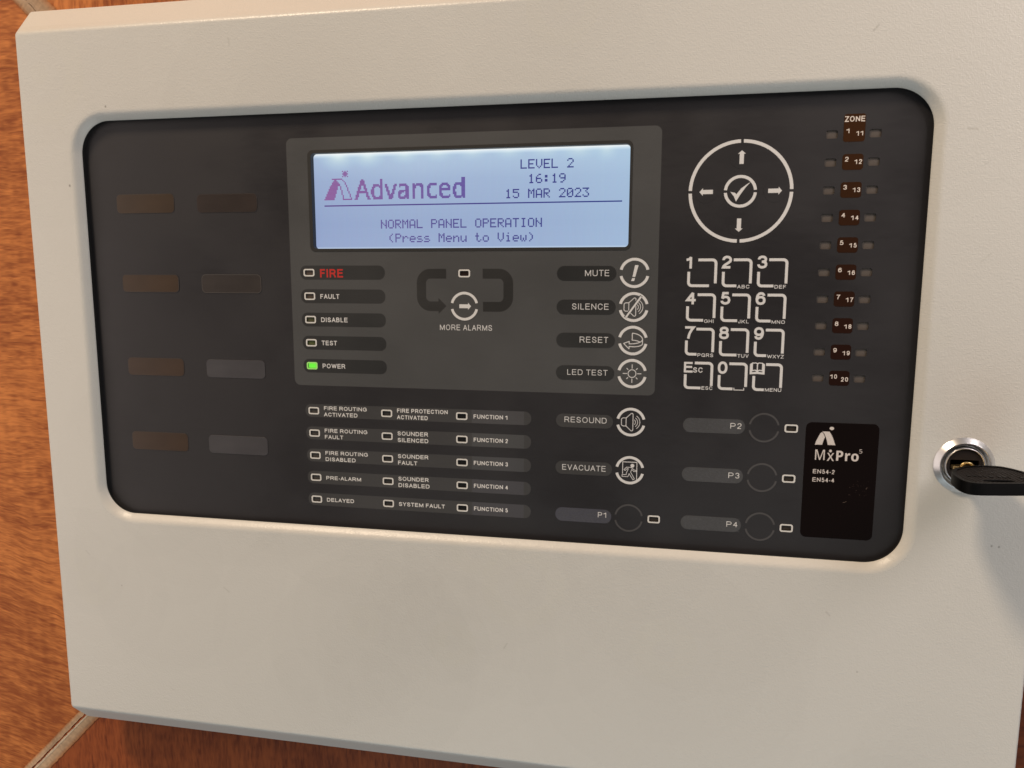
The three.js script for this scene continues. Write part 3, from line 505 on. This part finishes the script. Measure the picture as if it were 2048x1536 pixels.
// printed pads and strips: thin films of the same art, a hair proud of the sheet
const pad = (name, shape, label, mat = film, parent = panel, z = 0.004, z1 = 0.055) => part(name, artUV(slab(shape, z, z1, 0, 12)), mat, parent, null, label);
{
  const cut = (sh, list, w, h, r) => { list.forEach(([x, y]) => sh.holes.push(rr(x - w / 2, x + w / 2, y - h / 2, y + h / 2, r, THREE.Path))); return sh; };
  const names = ['red fire', 'fault', 'disable', 'test', 'power'];
  statusY.forEach((y, i) => pad('status_strip', cut(rr(-211.1, -173.1, y - 2.95, y + 2.95, 2.7), [[-207.1, y + 0.02]], ...HOLE_LED), names[i] + ' strip', film, panel, 0.001, 0.003));
  tableY.forEach((y) => pad('status_strip', cut(rr(-211, -110.8, y - 2.87, y + 2.87, 2.7), COL.map((x) => [x, y - 0.02]), ...HOLE_LED), null, film, panel, 0.001, 0.003));
  ['mute', 'silence', 'reset', 'lamp test', 'resound', 'evacuate'].forEach((n, i) => {
    pad('push_button', disc(BX, BY[i], 6.2), n + ' button with a white split ring');
    const yc = i < 4 ? BY[i] - 0.22 : [-109.9, -129.65][i - 4]; pad('button_label', rr(-100.7, -77.15, yc - 2.95, yc + 2.95, 2.9));
  });
  pad('push_button', disc(-138.95, -63.72, 6.2), 'more alarms button with a white arrow');
  PB.forEach(([x, y, a, b], i) => { pad('push_button', disc(x, y, 6.1), 'blank programmable button with a dim grey ring'); pad('button_label', rr(a, b, y - 2.93, y + 2.93, 2.9)); });
  const nav = pad('navigation_pad', disc(NX, NY, 19.3), 'large round arrow pad');
  for (let k = 0; k < 4; k++) { const a = k * Math.PI / 2; pad('arrow_button', disc(NX + 12.5 * Math.cos(a), NY + 12.5 * Math.sin(a), 4.2), null, film, nav, 0.06, 0.1); }
  pad('confirm_button', disc(NX, NY, 6.4), 'round tick button', film, nav, 0.06, 0.1);
  keys.forEach((k, i) => { const x = KX[i % 3], y = KY[Math.floor(i / 3)]; pad('keypad_key', rr(x - (i === 11 ? 1.3 : 0.6), x + 11.6, y - 11.35, y + 1.25, 1.2)); });
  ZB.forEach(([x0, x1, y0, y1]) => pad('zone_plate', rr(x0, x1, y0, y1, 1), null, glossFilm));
  pad('name_plate', rr(-3.2, 23.25, -152.9, -107, 2.2), 'glossy black name plate', glossFilm);
}
// lock
const LC = [51.7, -120.3];
{
  const chrome = std({ color: 0xe4e4e4, metalness: 0.9, roughness: 0.3 }), dull = std({ color: 0x8d8a86, metalness: 1, roughness: 0.32 }), dark = std({ color: 0x2a2422, metalness: 0.3, roughness: 0.5 }), black = new THREE.MeshPhysicalMaterial({ color: 0x020202, roughness: 1, specularIntensity: 0.1 });
  const lathe = (pts, n = 72) => { const g = new THREE.LatheGeometry(pts.map(([r, z]) => new THREE.Vector2(r, z)), n); g.rotateX(Math.PI / 2); g.scale(1, 1, 1); return g; };
  const up = (g) => { g.translate(LC[0], LC[1], 0); return g; };
  const lock = part('lock', up(lathe([[10.5, 4.0], [10.55, 4.5], [10.45, 4.75], [10.2, 4.95], [8.75, 6.35], [8.55, 6.45], [8.4, 6.3], [7.7, 4.6], [7.4, 4.3], [6.5, 4.2], [6.4, 2]])), chrome, panel, null, 'round chrome key lock');
  part('lock_ring', up(lathe([[6.75, 4.6], [6.8, 5.9], [6.65, 6.1], [6.45, 6.1], [6.3, 5.9], [6.3, 4.6]])), chrome, lock);
  const face = disc(0, 0, 6.32); face.holes.push(rr(-4.9, 4.9, -1.9, 2.1, 0.5, THREE.Path));
  part('barrel', up(slab(face, 4.2, 5.3, 0.12, 24)), dark, lock);
  part('keyway', up(slab(rr(-5.1, 5.1, -2.1, 2.3, 0.5), 2.2, 2.5)), black, lock);
}
// ---------------------------------------------------------------- the key left in the lock
{
  const key = thing('key', 'black plastic headed key pushed into the chrome door lock', 'key', [LC[0], LC[1], 5]);
  const brass = std({ color: 0xbfa878, metalness: 1, roughness: 0.34 });
  const st1 = noise2(64, 64, 61);
  const ridge = dataTex(256, 256, (u, v) => { const k = 0.5 + 0.5 * Math.sin((u + v * 0.9) * Math.PI * 2 * 8) * 0.9; const t = 0.75 * k + 0.25 * st1(u, v); return [t, t, t]; });
  const plastic = new THREE.MeshPhysicalMaterial({ color: 0x120c09, roughness: 0.6, specularIntensity: 0.35, bumpMap: ridge, bumpScale: 0.0005 });
  const plasticSide = new THREE.MeshPhysicalMaterial({ color: 0x030303, roughness: 0.5, specularIntensity: 0.3 });
  const P = [[42.4, 19.5], [45, 16.2], [49.2, 12.6], [54, 10.6], [58.5, 10.0], [62, 10.8], [64.8, 14.2], [66.6, 18.5], [67.6, 24], [67, 29], [64.5, 32.6], [59.5, 34.6], [50.5, 36.4], [45, 37.2], [42, 36.6], [40.6, 34], [40.3, 29.5], [40.9, 24]];
  const curve = new THREE.CatmullRomCurve3(P.map(([x, z]) => new THREE.Vector3(x, -z, 0)), true, 'catmullrom', 0.5).getPoints(90).slice(0, -1).map((v) => new THREE.Vector2(v.x, v.y));
  const sh = new THREE.Shape(curve), slot = new THREE.Path(); slot.absellipse(52.6, -31.4, 5.2, 1.35, 0, Math.PI * 2, false, 0.12); sh.holes.push(slot);
  const flat = (g, y) => { g.rotateX(-Math.PI / 2); g.translate(0, y, 0); return g; };
  const bowG = flat(slab(sh, 0, 3.9, 0.28, 10), -122.9);
  const bow = part('key_head', uvXZ(bowG), [plastic, plasticSide], key, null, 'black ribbed plastic head');
  const lip = new THREE.Shape(curve); lip.holes.push(new THREE.Path(curve.map((v) => new THREE.Vector2(53.9 + (v.x - 53.9) * 0.91, -24.2 + (v.y + 24.2) * 0.9))));
  part('key_rim', flat(slab(lip, 0, 0.5, 0.15, 4), -119.2), plasticSide, bow);
  const marks = []; [[44.6, 1.1], [46.6, 0.9], [48.2, 1.0], [50, 0.7], [51.6, 1.2], [54.2, 0.8], [55.8, 1.1], [57.6, 0.6], [61.2, 1.2]].forEach(([x, w], i) => marks.push(flat(slab(rr(x, x + w, -27.4 + 0.05 * i, -25.6 + 0.07 * i, 0.3), 0, 0.4, 0.1), -119.2)));
  part('embossed_mark', mergeGeometries(marks), plasticSide, bow);
  part('key_shank', mergeGeometries([flat(slab(rr(48.6, 55.4, -13, -5.2, 0.5), 0, 2.2, 0.2), -122.0), flat(slab(rr(46.8, 56.9, -8.8, -5.6, 0.6), 0, 1.3, 0.25), -121.2)].map((g) => g.toNonIndexed ? (g.index ? g.toNonIndexed() : g) : g)), brass, key);
  const tor = new THREE.TorusGeometry(2.1, 0.5, 10, 28, Math.PI); tor.scale(1, 0.9, 1); tor.translate(51.8, -120.6, 7.2); part('key_collar', tor, brass, key);
  function uvXZ(g) { const q = g.attributes.position, uv = new Float32Array(q.count * 2); for (let i = 0; i < q.count; i++) { uv[i * 2] = q.getX(i) / 10; uv[i * 2 + 1] = q.getZ(i) / 10; } g.setAttribute('uv', new THREE.BufferAttribute(uv, 2)); return g; }
}
renderer.render(scene, camera);
